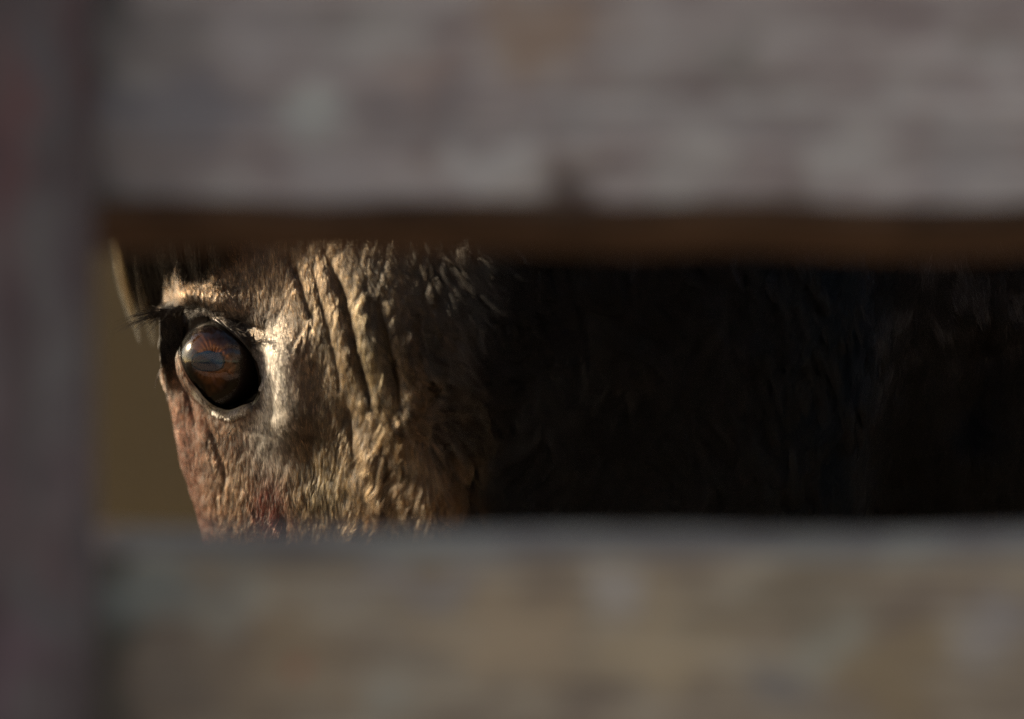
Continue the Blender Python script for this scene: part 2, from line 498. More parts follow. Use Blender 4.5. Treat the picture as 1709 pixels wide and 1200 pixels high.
def line_d(px, py, pts):
    """distance to a polyline, signed side (+ right of travel) and position along it 0..1"""
    best = np.full(px.shape, 1e9); side = np.zeros(px.shape); along = np.zeros(px.shape)
    n = len(pts) - 1
    for i in range(n):
        ax, ay = pts[i]; bx, by = pts[i + 1]; ex, ey = bx - ax, by - ay
        t = np.clip(((px - ax) * ex + (py - ay) * ey) / (ex * ex + ey * ey), 0, 1)
        qx, qy = px - ax - t * ex, py - ay - t * ey
        d = np.hypot(qx, qy); m = d < best
        best = np.where(m, d, best); side = np.where(m, np.sign(-(ex * qy - ey * qx)), side); along = np.where(m, (i + t) / n, along)
    return best, side, along

FOLDS = [  # polyline, depth (mm), half width, fade of the ends
    ([(540, 400), (558, 440), (582, 490), (598, 545), (612, 600), (628, 655), (640, 700)], -10.0, 9),
    ([(632, 480), (648, 530), (660, 580), (672, 630), (678, 670), (670, 705)], -10.0, 9),
    ([(516, 410), (536, 470), (556, 540), (574, 610), (580, 660)], -3.0, 6),
    ([(612, 440), (626, 500), (640, 580)], -2.0, 6),
    ([(700, 500), (706, 580), (716, 660)], -2.5, 8),
    ([(478, 405), (496, 450), (520, 510), (538, 560)], -3.5, 8),
    ([(700, 560), (716, 620), (722, 690)], -2.5, 16),
    ([(574, 640), (590, 690), (600, 750), (606, 800)], -2.5, 16),
    ([(468, 840), (474, 880), (470, 930)], -4.0, 10),
    ([(528, 700), (520, 760), (540, 830)], -2.0, 26),
    ([(332, 690), (350, 730), (372, 790), (368, 850)], -1.6, 10),
    ([(296, 620), (312, 680), (326, 740)], -1.6, 7),
    ([(372, 528), (400, 538), (430, 548), (460, 556)], -2.4, 12),
    ([(274, 516), (281, 556), (292, 606)], -1.0, 13),
    # ridges
    ([(466, 520), (492, 600), (500, 680), (476, 770)], 7.5, 40),
    ([(560, 360), (620, 540), (672, 690), (725, 860), (735, 960)], 7.0, 66),
    ([(284, 492), (320, 486), (372, 498), (430, 520)], 4.2, 20),
    ([(590, 690), (622, 750), (640, 820), (650, 900)], 2.2, 26),
    ([(560, 430), (612, 560), (640, 660)], 0.0, 20),
    ([(612, 480), (636, 570), (652, 650)], 0.7, 14),
    ([(690, 540), (704, 620), (700, 690)], 0.7, 16),
    ([(566, 500), (584, 570), (604, 650)], 0.6, 12),
    ([(262, 560), (282, 650), (304, 760), (322, 880)], 2.4, 12),
    ([(1500, 400), (1450, 540), (1420, 660), (1398, 860)], 4.0, 30),
    ([(1660, 520), (1640, 640), (1600, 760)], -14.0, 60),
]
def face_height(px, py):
    h = np.zeros(px.shape)
    for pts, amp, wd in FOLDS:
        d, s, al = line_d(px, py, pts)
        prof = np.exp(-(d / wd) ** 2)
        if amp < 0:                      # folds are sharper in the middle
            prof = 0.55 * np.exp(-(d / (wd * 0.45)) ** 2) + 0.45 * prof
        ends = smooth(al, 0, 0.35) * (1 - smooth(al, 0.65, 1.0))
        h += amp * 1e-3 * prof * ends
    return h

px, py = chart(P[:, 0], P[:, 2])
reg = smooth(px, 60, 180) * (1 - smooth(px, 1850, 2000)) * smooth(py, 100, 260) * (1 - smooth(py, 930, 1080)) * smooth(-N[:, 1], -0.2, 0.25)
h = face_height(px, py)
sd0 = poly_sd(px, py, APER)
Q3 = np.stack([P[:, 0], P[:, 1], P[:, 2] * 0.6], 1)
h += fbm(Q3, 60, 31) * 0.0009 * smooth(px, 380, 520) + fbm(Q3, 170, 35) * 0.0003 + noise(Q3 * np.array([1, 1, 0.55]), 620, 36) * 0.00016 * smooth(sd0, 12, 40)
h += fbm(Q3, 30, 77) * 0.0012 * smooth(px, 700, 900)
wr = np.stack([(px + 0.22 * py + 10 * fbm(Q3, 40, 61)) * U * 1.0, py * U * 0.16, np.zeros(len(px))], 1)
wn = 1 - np.abs(fbm(wr, 260, 62, 2)) * 2.2
h += (wn - 0.4) * 0.0002 * smooth(px, 455, 540) * (1 - smooth(px, 730, 850))
P = P + N * (h * reg)[:, None]
# the dark corner in front of the eye: a shelf that turns sharply at the edge of the face
frt = (N[:, 1] < 0.35) & (P[:, 1] < 0.06)
wc = smooth(px, 254, 264) * (1 - smooth(px, 294, 310)) * smooth(py, 498, 522) * (1 - smooth(py, 605, 660)) * frt
P[:, 1] = P[:, 1] * (1 - wc) + (0.011 + (px - 264) / 36 * 0.010) * wc
# lids wrapped over the eyeball, and the opening between them
sd = poly_sd(px, py, APER)
front = (N[:, 1] < 0.35) & (px > 150) & (px < 560) & (py > 420) & (py < 780) & (P[:, 1] < 0.06)
r2 = (P[:, 0] - EC[0]) ** 2 + (P[:, 2] - EC[2]) ** 2
RL = ER + 0.0014
ylid = EC[1] - np.sqrt(np.maximum(RL ** 2 - r2, 0))
wl = (1 - smooth(sd, 4, 44)) * front * (r2 < RL ** 2 * 1.0) * smooth(RL - np.sqrt(r2), 0.0, 0.0015)
P[:, 1] = P[:, 1] * (1 - wl) + np.minimum(P[:, 1] + 0.004, ylid) * wl
ridge = np.exp(-((sd - 7) / 5.0) ** 2) * front * (1 - (1 - smooth(px, 315, 345)) * (1 - smooth(py, 625, 655)))
P[:, 1] -= 0.0008 * ridge + 0.0022 * np.exp(-((sd - 10) / 5.0) ** 2) * front * smooth(py, 625, 660) * (1 - smooth(px, 400, 430))
inn = smooth(-sd, -1.5, 3.0) * front
P[:, 1] = P[:, 1] * (1 - inn) + np.maximum(P[:, 1], EC[1] + 0.003) * inn
# loosely relax, so that the opening has no torn faces
for v, p in zip(bm.verts, P): v.co = p
laplace(bm, 1, lambda Q: 0.6 * (poly_sd(*chart(Q[:, 0], Q[:, 2]), APER) > -14))
bmesh.ops.triangulate(bm, faces=[f for f in bm.faces if len(f.verts) > 4])
bm.normal_update()
bm.to_mesh(me); bm.free()
me.polygons.foreach_set('use_smooth', [True] * len(me.polygons))

# ---- coat colour, with shade on cheek, folds and lids and some sheen painted in
def blob(px, py, x, y, rx, ry):
    return np.exp(-((px - x) / rx) ** 2 - ((py - y) / ry) ** 2)
def coat_and_shade_colour(P3):
    px, py = chart(P3[:, 0], P3[:, 2])
    c = np.tile(np.array([0.145, 0.088, 0.048]), (len(P3), 1))
    def mix(col, a):
        nonlocal c
        a = np.clip(a, 0, 1)[:, None]; c = c * (1 - a) + np.array(col) * a
    n1 = fbm(P3, 90, 51); n2 = fbm(P3, 40, 52)
    mix((0.26, 0.10, 0.078), blob(px, py, 310, 800, 70, 200) * 0.9)
    mix((0.21, 0.13, 0.08), blob(px, py, 390, 790, 70, 70) * 0.8)
    mix((0.085, 0.02, 0.016), blob(px, py, 450, 835, 36, 62) * 1.3)
    mix((0.045, 0.03, 0.02), blob(px, py, 350, 735, 36, 16) * 0.8)
    mix((0.10, 0.045, 0.025), blob(px, py, 400, 735, 40, 22))
    mix((0.07, 0.045, 0.028), blob(px, py, 520, 700, 55, 60) * 1.1)
    mix((0.09, 0.07, 0.035), blob(px, py, 545, 800, 50, 70) * 0.8)
    mix((0.05, 0.04, 0.025), blob(px, py, 545, 560, 26, 90) * 0.7)
    mix((0.06, 0.048, 0.024), blob(px, py, 630, 560, 70, 170) * 0.9)  # shade among the skin folds painted into the coat
    mix((0.035, 0.025, 0.015), smooth(px + n2 * 50 - 0.33 * (py - 640), 650, 740))  # dark coat, also painting the edge of the cheek's shade
    mix((0.0035, 0.0038, 0.005), smooth(px + n2 * 50 - 0.33 * (py - 640), 700, 860))  # near-black hair, with the deep cheek shade painted in
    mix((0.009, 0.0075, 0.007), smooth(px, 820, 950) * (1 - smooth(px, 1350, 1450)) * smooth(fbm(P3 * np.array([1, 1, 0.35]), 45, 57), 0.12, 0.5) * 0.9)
    mix((0.022, 0.024, 0.029), smooth(px - 0.35 * (600 - py), 1400, 1480) * (1 - smooth(py + 0.3 * (px - 1500), 560, 680)))  # sky sheen on the neck painted as lighter hair
    mix((0.016, 0.015, 0.016), blob(px, py, 1440, 640, 40, 260))  # jaw ridge lightened, painted sheen
    sd = poly_sd(px, py, APER)
    mix((0.55, 0.51, 0.46), blob(px, py, 460, 640, 24, 85) * 1.5)  # sunlit sheen of short hair beside the eye, painted pale
    mix((0.38, 0.36, 0.34), blob(px, py, 442, 725, 26, 36) * 1.0)  # the pale painted sheen carried on below the eye
    mix((0.05, 0.04, 0.035), blob(px, py, 462, 735, 16, 20) * 0.9)
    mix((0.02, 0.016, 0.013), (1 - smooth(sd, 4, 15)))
    mix((0.016, 0.012, 0.009), (1 - smooth(sd, 14, 34)) * (1 - smooth(py - 0.6 * (px - 400), 540, 600)))  # dark upper lid skin, with the brow's shade painted in
    mix((0.012, 0.009, 0.007), blob(px, py, 276, 560, 26, 75) * 1.5)  # shade in front of the eye painted over dark skin
    mix((0.014, 0.011, 0.009), blob(px, py, 300, 512, 50, 16) * 1.4)  # painted shade under the brow, over dark lid skin
    mix((0.045, 0.035, 0.028), blob(px, py, 400, 530, 60, 22) * 1.1)  # hollow of the lid fold darkened, painted shade
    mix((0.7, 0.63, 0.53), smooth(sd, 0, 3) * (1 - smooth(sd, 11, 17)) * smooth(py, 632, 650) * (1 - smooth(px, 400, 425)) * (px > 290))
    mix((0.10, 0.055, 0.04), (1 - smooth(sd, 18, 26)) * smooth(py, 585, 610) * (1 - smooth(py, 640, 655)) * (px < 340))
    c = c * (1 + 0.35 * n1[:, None]) * (1 + 0.2 * n2[:, None]) * (1 + 0.75 * fbm(P3 * np.array([1, 1, 0.6]), 210, 53)[:, None])
    return np.clip(c, 0.004, 0.6)

nv = len(me.vertices)
co = np.zeros(nv * 3); me.vertices.foreach_get('co', co); co = co.reshape(-1, 3)
vc = coat_and_shade_colour(co)
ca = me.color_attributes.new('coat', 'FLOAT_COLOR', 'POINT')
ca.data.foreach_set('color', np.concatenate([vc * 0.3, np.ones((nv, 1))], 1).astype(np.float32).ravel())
vpx, vpy = chart(co[:, 0], co[:, 2])
vsd = poly_sd(vpx, vpy, APER)
wet = (1 - smooth(vsd, 6, 11)) * (co[:, 1] < 0.1) * ((vpx > 250) & (vpx < 480))
wa = me.attributes.new('wet', 'FLOAT', 'POINT'); wa.data.foreach_set('value', wet.astype(np.float32))

m, t, p = new_mat('horse_skin')
at = t.nodes.new('ShaderNodeAttribute'); at.attribute_name = 'coat'
t.links.new(at.outputs['Color'], p.inputs['Base Color'])
aw = t.nodes.new('ShaderNodeAttribute'); aw.attribute_name = 'wet'
mr = t.nodes.new('ShaderNodeMapRange'); mr.inputs['To Min'].default_value = 0.62; mr.inputs['To Max'].default_value = 0.16
t.links.new(aw.outputs['Fac'], mr.inputs['Value']); t.links.new(mr.outputs[0], p.inputs['Roughness'])
p.inputs['Specular IOR Level'].default_value = 0.3
nz = t.nodes.new('ShaderNodeTexNoise'); nz.inputs['Scale'].default_value = 900; nz.inputs['Detail'].default_value = 3
tc = t.nodes.new('ShaderNodeTexCoord'); t.links.new(tc.outputs['Object'], nz.inputs['Vector'])
bp = t.nodes.new('ShaderNodeBump'); bp.inputs['Strength'].default_value = 0.5; bp.inputs['Distance'].default_value = 0.0006
t.links.new(nz.outputs[0], bp.inputs['Height']); t.links.new(bp.outputs[0], p.inputs['Normal'])
me.materials.append(m)
me.name = 'body'
body = link('body', me, horse)
body.location = -HOFF

# ------------------------------------------------------------------ hair
def hair_mat(name, rough=0.28, radial=0.35, ior=1.42):
    m = bpy.data.materials.new(name); m.use_nodes = True
    t = m.node_tree; t.nodes.clear()
    o = t.nodes.new('ShaderNodeOutputMaterial')
    hb = t.nodes.new('ShaderNodeBsdfHairPrincipled')
    hb.model = 'CHIANG'
    hb.parametrization = 'COLOR'
    a = t.nodes.new('ShaderNodeAttribute'); a.attribute_name = 'strand_colour'
    t.links.new(a.outputs['Color'], hb.inputs['Color'])
    hb.inputs['Roughness'].default_value = rough
    hb.inputs['Radial Roughness'].default_value = radial
    hb.inputs['IOR'].default_value = ior
    hb.inputs['Random Roughness'].default_value = 0.3
    t.links.new(hb.outputs[0], o.inputs['Surface'])
    return m
HAIR = hair_mat('coat_hair', ior=1.38)
DARKHAIR = hair_mat('shaded_coat_hair', 0.3, 0.4, 1.2)  # duller copy of the coat hair, deepens the painted cheek shade

DARK, dt_, dp_ = new_mat('dark_forelock_hair')
dp_.inputs['Roughness'].default_value = 0.6; dp_.inputs['Specular IOR Level'].default_value = 0.15
da_ = dt_.nodes.new('ShaderNodeAttribute'); da_.attribute_name = 'strand_colour'
dt_.links.new(da_.outputs['Color'], dp_.inputs['Base Color'])

def hair_object(name, pts, rad, colour, parent, mat=HAIR, kind='stuff'):
    """pts (n, k, 3), rad (n, k), colour (n, 3)"""
    n, k = pts.shape[:2]
    hc = bpy.data.hair_curves.new(name)
    hc.add_curves([k] * n)
    hc.attributes['position'].data.foreach_set('vector', pts.astype(np.float32).ravel())
    ra = hc.attributes.get('radius') or hc.attributes.new('radius', 'FLOAT', 'POINT')
    ra.data.foreach_set('value', rad.astype(np.float32).ravel())
    a = hc.attributes.new('strand_colour', 'FLOAT_COLOR', 'CURVE')
    a.data.foreach_set('color', np.concatenate([colour, np.ones((n, 1))], 1).astype(np.float32).ravel())
    hc.materials.append(mat)
    o = link(name, hc, parent)
    o.location = -HOFF
    if kind: o['kind'] = kind
    return o

# triangles of the body
me.calc_loop_triangles()
nt_ = len(me.loop_triangles)
T = np.zeros(nt_ * 3, dtype=np.int32); me.loop_triangles.foreach_get('vertices', T); T = T.reshape(-1, 3)
VN = np.zeros(nv * 3); me.vertices.foreach_get('normal', VN); VN = VN.reshape(-1, 3)
A, B, C = co[T[:, 0]], co[T[:, 1]], co[T[:, 2]]
cr = np.cross(B - A, C - A); area = np.linalg.norm(cr, axis=1) * 0.5
cen = (A + B + C) / 3; tn = cr / (2 * area[:, None] + 1e-12)
tx, ty = chart(cen[:, 0], cen[:, 2])

FLOW = [  # chart x, y, direction right, direction down
    (290, 600, 0.15, 1), (300, 720, 0.12, 1), (350, 800, 0.05, 1), (420, 830, -0.05, 1), (470, 780, 0.1, 1), (300, 480, 0.5, 0.6), (380, 470, 0.7, 0.5), (460, 470, 0.35, 0.95),
    (450, 560, 0.5, 0.9), (465, 640, 0.75, 0.8), (440, 720, 0.4, 0.9), (520, 620, 0.2, 1), (560, 520, 0.25, 1), (620, 600, 0.2, 1), (660, 540, 0.3, 1), (600, 720, -0.2, 1),
    (650, 820, -0.35, 1), (560, 860, -0.3, 1), (720, 560, 0.9, 0.4), (740, 660, 0.9, 0.15), (760, 740, 0.6, 0.8), (820, 560, 0.8, 0.6), (900, 500, 0.9, 0.5), (900, 700, -0.2, 1),
    (1000, 520, 0.3, 1), (1000, 700, -0.15, 1), (1150, 560, 0.25, 1), (1200, 760, 0.1, 1), (1320, 560, -0.4, 1), (1400, 700, -0.25, 1), (1480, 480, -0.35, 1), (1600, 480, 0.4, 0.9), (1650, 800, 0.05, 1), (1750, 600, 0.3, 1)]
def flow(px, py):
    sx_ = np.zeros(px.shape); sy_ = np.zeros(px.shape)
    for (x, y, a, b) in FLOW:
        l = math.hypot(a, b)
        wg = 1 / (((px - x) ** 2 + (py - y) ** 2) + 900) ** 1.5
        sx_ += wg * a / l; sy_ += wg * b / l
    l = np.hypot(sx_, sy_) + 1e-12
    return sx_ / l, sy_ / l

def scatter(dens, seed):
    r = np.random.default_rng(seed)
    want = area * dens
    cnt = np.floor(want + r.random(len(want))).astype(int)
    idx = np.repeat(np.arange(len(want)), cnt)
    u = r.random(len(idx)); v = r.random(len(idx)); f = u + v > 1; u[f] = 1 - u[f]; v[f] = 1 - v[f]
    q = co[T[idx, 0]] * (1 - u - v)[:, None] + co[T[idx, 1]] * u[:, None] + co[T[idx, 2]] * v[:, None]
    n = VN[T[idx, 0]] * (1 - u - v)[:, None] + VN[T[idx, 1]] * u[:, None] + VN[T[idx, 2]] * v[:, None]
    n /= np.linalg.norm(n, axis=1)[:, None] + 1e-12
    return q, n, r

def coat(name, dens, length, radius, lift, curl, clump, seed, k=6, colmul=1.0, cell=0.0065, mat=HAIR):
    q, n, r = scatter(dens, seed)
    px, py = chart(q[:, 0], q[:, 2])
    keep = (poly_sd(px, py, APER) > 5) | (q[:, 1] > 0.06) | (px > 480)
    jit = r.normal(0, 9, len(px))
    keep &= ~((px > 245) & (px + jit < 292) & (py > 508) & (py + 2 * jit < 605) & (q[:, 1] < 0.075) & ~((px > 268) & (r.random(len(px)) < 0.4)))
    q, n, px, py = q[keep], n[keep], px[keep], py[keep]
    N_ = len(q)
    fx, fy = flow(px, py)
    ang = fbm(q, 45, seed) * 0.5 + fbm(q, 160, seed + 3) * 0.3 + r.normal(0, 0.13, N_)
    ca_, sa_ = np.cos(ang), np.sin(ang)
    fx, fy = fx * ca_ - fy * sa_, fx * sa_ + fy * ca_
    d = np.stack([fx, np.zeros(N_), -fy], 1)
    d -= n * (d * n).sum(1)[:, None]
    d /= np.linalg.norm(d, axis=1)[:, None] + 1e-9
    side = np.cross(n, d)
    Ln = length(px, py) * (0.65 + 0.6 * r.random(N_))
    lf = lift(px, py) * (0.7 + 0.6 * r.random(N_))
    s = np.linspace(0, 1, k)
    pts = q[:, None, :] + Ln[:, None, None] * (d[:, None, :] * s[None, :, None] + n[:, None, :] * (lf[:, None] * (s - 0.45 * s ** 2)[None, :])[:, :, None])
    cu = curl(px, py)
    ph = fbm(q, 70, seed + 9) * 5
    wv = (np.sin(s[None, :] * 5 + ph[:, None]) - np.sin(ph[:, None])) * (cu * Ln)[:, None]
    pts += side[:, None, :] * wv[:, :, None]
    # tufts: tips drawn towards the nearest tuft centre on the surface
    cs = clump(px, py)
    j = q / cell
    wob_ = np.stack([fbm(q, 0.4 / cell, seed + 21), fbm(q, 0.4 / cell, seed + 22), fbm(q, 0.4 / cell, seed + 23)], 1) * 0.8
    key = np.floor(j + wob_).astype(np.int64)
    hsh = (key[:, 0] * 73856093) ^ (key[:, 1] * 19349663) ^ (key[:, 2] * 83492791)
    _, inv = np.unique(hsh, return_inverse=True)
    cnt = np.bincount(inv).astype(float)
    tip = pts[:, -1, :]
    mean = np.stack([np.bincount(inv, tip[:, c]) / cnt for c in range(3)], 1)[inv]
    tipl = np.stack([np.bincount(inv, Ln) / cnt], 1)[inv][:, 0]
    pts += (mean - tip)[:, None, :] * (cs[:, None] * s[None, :] ** 1.6)[:, :, None]
    rad = radius * (0.8 + 0.4 * r.random(N_))[:, None] * np.array([1.0, 1.0, 0.9, 0.75, 0.5, 0.15])[None, :k]
    tone = np.random.default_rng(seed + 5).random(int(inv.max()) + 1)[inv]
    cc = coat_and_shade_colour(q) * (0.35 + 0.9 * r.random(N_) ** 2 + 2.2 * (r.random(N_) < 0.06))[:, None] * (0.22 + 1.55 * tone ** 1.6)[:, None] * colmul
    return hair_object(name, pts, rad, np.clip(cc, 0.003, 0.7), horse, mat)

inview = (tx > -40) & (tx < 1000) & (ty > 330) & (ty < 960) & (tn[:, 1] < 0.45) & (cen[:, 1] < 0.09)
infar = (tx >= 560) & (tx < 2150) & (ty > 330) & (ty < 960) & (tn[:, 1] < 0.45) & (cen[:, 1] < 0.09)
dens_face = np.where(inview, 4.0e6 * (1 - smooth(tx + 0.25 * (ty - 640), 650, 790)), 0)
dens_cheek = np.where(infar, 1.9e6 * smooth(tx + 0.25 * (ty - 640), 620, 760), 0)
dens_rest = np.where(~inview & ~infar, np.where(cen[:, 0] < 0.5, 2.2e5, 0.5e5), 0)
coat('face_hair', dens_face,
     lambda x, y: 0.0032 + 0.0028 * smooth(np.hypot(x - 370, y - 605), 100, 220) + 0.013 * smooth(x, 660, 800) + 0.006 * smooth(x, 560, 640) * smooth(y, 690, 780),
     0.00019,
     lambda x, y: 0.28 + 0.3 * smooth(x, 600, 760),
     lambda x, y: 0.05 + 0.0 * x,
     lambda x, y: 0.3 + 0.2 * smooth(x, 560, 720), 101, cell=0.0017)
coat('cheek_hair', dens_cheek,
     lambda x, y: 0.013 + 0.024 * smooth(x, 680, 980) - 0.028 * smooth(x, 1330, 1520),
     0.00017,
     lambda x, y: 0.4 - 0.1 * smooth(x, 1300, 1500),
     lambda x, y: 0.15 - 0.1 * smooth(x, 1330, 1500),
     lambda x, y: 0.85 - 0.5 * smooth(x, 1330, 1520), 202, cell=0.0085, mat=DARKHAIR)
coat('body_hair', dens_rest, lambda x, y: 0.02 + 0 * x, 0.0004, lambda x, y: 0.3 + 0 * x, lambda x, y: 0.04 + 0 * x, lambda x, y: 0.3 + 0 * x, 303)

# ------------------------------------------------------------------ the eye
def sphere_mesh(name, R, seg=64, rings=40, keep=None, shape=None):
    bm = bmesh.new()
    bmesh.ops.create_uvsphere(bm, u_segments=seg, v_segments=rings, radius=R)
    if keep is not None:
        bmesh.ops.delete(bm, geom=[f for f in bm.faces if not keep(f.calc_center_median())], context='FACES')
    if shape is not None:
        for v in bm.verts: v.co = shape(v.co.copy())
    for f in bm.faces: f.smooth = True
    me = bpy.data.meshes.new(name); bm.to_mesh(me); bm.free()
    return me
GAZE = Vector((-math.sin(math.radians(34)), -math.cos(math.radians(34)), 0.02)).normalized()
rot = GAZE.to_track_quat('Z', 'Y').to_matrix().to_4x4()      # local +Z is the gaze, local +Y is up
CAP = math.radians(55)
sc_me = sphere_mesh('eye', ER - 0.0008, keep=lambda c: c.z < math.cos(CAP) * (ER - 0.0008) + 1e-4)
m, t, p = new_mat('dark_sclera')
nz = t.nodes.new('ShaderNodeTexNoise'); nz.inputs['Scale'].default_value = 300
r = t.nodes.new('ShaderNodeValToRGB'); r.color_ramp.elements[0].color = (0.006, 0.004, 0.003, 1); r.color_ramp.elements[1].color = (0.014, 0.008, 0.006, 1); p.inputs['Specular IOR Level'].default_value = 0.0
t.links.new(nz.outputs[0], r.inputs[0]); t.links.new(r.outputs[0], p.inputs['Base Color']); p.inputs['Roughness'].default_value = 0.5
sc_me.materials.append(m)
eye = link('eye', sc_me, horse)
eye.matrix_local = Matrix.Translation(Vector(EC) - HOFF) @ rot
eye['label'] = 'glossy dark brown eye with a horizontal pupil'

def iris_mesh():
    bm = bmesh.new()
    R0 = math.sin(CAP) * (ER - 0.0008) * 0.995; z0 = math.cos(CAP) * (ER - 0.0008)
    rg = []
    for i, s in enumerate(np.linspace(1, 0.12, 12)):
        rg.append([bm.verts.new((R0 * s * math.cos(a), R0 * s * math.sin(a), z0 - 0.0012 * (1 - s) + 0.0004 * math.sin(a * 23 + i) * (s < 0.95))) for a in np.linspace(0, 2 * math.pi, 96, endpoint=False)])
    for a, b in zip(rg[:-1], rg[1:]):
        for j in range(96):
            f = bm.faces.new((a[j], a[(j + 1) % 96], b[(j + 1) % 96], b[j])); f.smooth = True
    bm.faces.new(rg[-1])
    me = bpy.data.meshes.new('iris'); bm.to_mesh(me); bm.free(); return me
im = iris_mesh()
m, t, p = new_mat('brown_iris')
tc = t.nodes.new('ShaderNodeTexCoord')
gr = t.nodes.new('ShaderNodeTexGradient'); gr.gradient_type = 'RADIAL'; t.links.new(tc.outputs['Object'], gr.inputs[0])
ln = t.nodes.new('ShaderNodeVectorMath'); ln.operation = 'LENGTH'
mp = t.nodes.new('ShaderNodeMapping'); mp.inputs['Scale'].default_value = (1.12, 1, 0); t.links.new(tc.outputs['Object'], mp.inputs[0]); t.links.new(mp.outputs[0], ln.inputs[0])
cb_ = t.nodes.new('ShaderNodeCombineXYZ')
m1 = t.nodes.new('ShaderNodeMath'); m1.operation = 'MULTIPLY'; m1.inputs[1].default_value = 14; t.links.new(gr.outputs['Fac'], m1.inputs[0])
m2 = t.nodes.new('ShaderNodeMath'); m2.operation = 'MULTIPLY'; m2.inputs[1].default_value = 220; t.links.new(ln.outputs['Value'], m2.inputs[0])
t.links.new(m1.outputs[0], cb_.inputs[0]); t.links.new(m2.outputs[0], cb_.inputs[1])
nz = t.nodes.new('ShaderNodeTexNoise'); nz.inputs['Scale'].default_value = 1.0; nz.inputs['Detail'].default_value = 5; t.links.new(cb_.outputs[0], nz.inputs['Vector'])
r = t.nodes.new('ShaderNodeValToRGB')
r.color_ramp.elements[0].position = 0.3; r.color_ramp.elements[0].color = (0.06, 0.023, 0.009, 1)
r.color_ramp.elements[1].position = 0.7; r.color_ramp.elements[1].color = (0.115, 0.044, 0.015, 1)
t.links.new(nz.outputs[0], r.inputs[0]); p.inputs['Roughness'].default_value = 0.6
rim = t.nodes.new('ShaderNodeMapRange'); rim.interpolation_type = 'SMOOTHSTEP'
for k_, v_ in (('From Min', 0.0125), ('From Max', 0.0170), ('To Min', 1.0), ('To Max', 0.12)): rim.inputs[k_].default_value = v_
t.links.new(ln.outputs['Value'], rim.inputs['Value'])
mxr = t.nodes.new('ShaderNodeMix'); mxr.data_type = 'RGBA'; mxr.inputs[6].default_value = (0.012, 0.005, 0.003, 1)
t.links.new(rim.outputs[0], mxr.inputs[0]); t.links.new(r.outputs[0], mxr.inputs[7]); t.links.new(mxr.outputs[2], p.inputs['Base Color'])
p.inputs['Specular IOR Level'].default_value = 0.0
im.materials.append(m)
link('iris', im, eye)

def pupil_mesh():
    bm = bmesh.new()
    z0 = math.cos(CAP) * (ER - 0.0008)
    a, b = 0.0098, 0.0048
    top, bot = [], []
    for u in np.linspace(0, 2 * math.pi, 64, endpoint=False):
        e = 0.72
        x = a * math.copysign(abs(math.cos(u)) ** e, math.cos(u)); y = b * math.copysign(abs(math.sin(u)) ** e, math.sin(u))
        y += 0.0004 * math.sin(u * 9) * (math.sin(u) > 0.3)
        top.append(bm.verts.new((x * 0.96, y * 0.94, z0 + 0.0009))); bot.append(bm.verts.new((x, y, z0 - 0.0015)))
    bm.faces.new(top)
    for j in range(64): bm.faces.new((top[j], bot[j], bot[(j + 1) % 64], top[(j + 1) % 64]))
    bmesh.ops.recalc_face_normals(bm, faces=bm.faces[:])
    me = bpy.data.meshes.new('pupil'); bm.to_mesh(me); bm.free(); return me
pm = pupil_mesh()
m, t, p = new_mat('blue_black_pupil'); p.inputs['Specular IOR Level'].default_value = 0.0; p.inputs['Roughness'].default_value = 0.6
nz = t.nodes.new('ShaderNodeTexNoise'); nz.inputs['Scale'].default_value = 200
r = t.nodes.new('ShaderNodeValToRGB'); r.color_ramp.elements[0].color = (0.003, 0.009, 0.02, 1); r.color_ramp.elements[1].color = (0.006, 0.018, 0.038, 1)
t.links.new(nz.outputs[0], r.inputs[0]); t.links.new(r.outputs[0], p.inputs['Base Color'])
pm.materials.append(m)
link('pupil', pm, eye)

def cornea_shape(v):
    d = v.normalized(); a = math.acos(max(-1, min(1, d.z)))
    bulge = 0.0016 * max(0.0, 1 - (a / math.radians(44)) ** 2) if a < math.radians(44) else 0
    return d * (ER + bulge)
cm = sphere_mesh('cornea', ER, 96, 64, shape=cornea_shape)
m = bpy.data.materials.new('wet_cornea'); m.use_nodes = True; t = m.node_tree; t.nodes.clear()
o_ = t.nodes.new('ShaderNodeOutputMaterial'); mx = t.nodes.new('ShaderNodeMixShader'); tr = t.nodes.new('ShaderNodeBsdfTransparent'); gl = t.nodes.new('ShaderNodeBsdfGlossy'); fr = t.nodes.new('ShaderNodeFresnel')
fr.inputs['IOR'].default_value = 1.55; gl.inputs['Roughness'].default_value = 0.05
g2 = t.nodes.new('ShaderNodeBsdfGlossy'); g2.inputs['Roughness'].default_value = 0.22; mg = t.nodes.new('ShaderNodeMixShader'); mg.inputs[0].default_value = 0.4
t.links.new(gl.outputs[0], mg.inputs[1]); t.links.new(g2.outputs[0], mg.inputs[2])
nz = t.nodes.new('ShaderNodeTexNoise'); nz.inputs['Scale'].default_value = 160; nz.inputs['Detail'].default_value = 2
bp = t.nodes.new('ShaderNodeBump'); bp.inputs['Strength'].default_value = 0.16; bp.inputs['Distance'].default_value = 0.001
tc = t.nodes.new('ShaderNodeTexCoord'); t.links.new(tc.outputs['Object'], nz.inputs['Vector']); t.links.new(nz.outputs[0], bp.inputs['Height'])
t.links.new(bp.outputs[0], gl.inputs['Normal'])
t.links.new(fr.outputs[0], mx.inputs[0]); t.links.new(tr.outputs[0], mx.inputs[1]); t.links.new(mg.outputs[0], mx.inputs[2]); t.links.new(mx.outputs[0], o_.inputs[0])
cm.materials.append(m)
link('cornea', cm, eye)

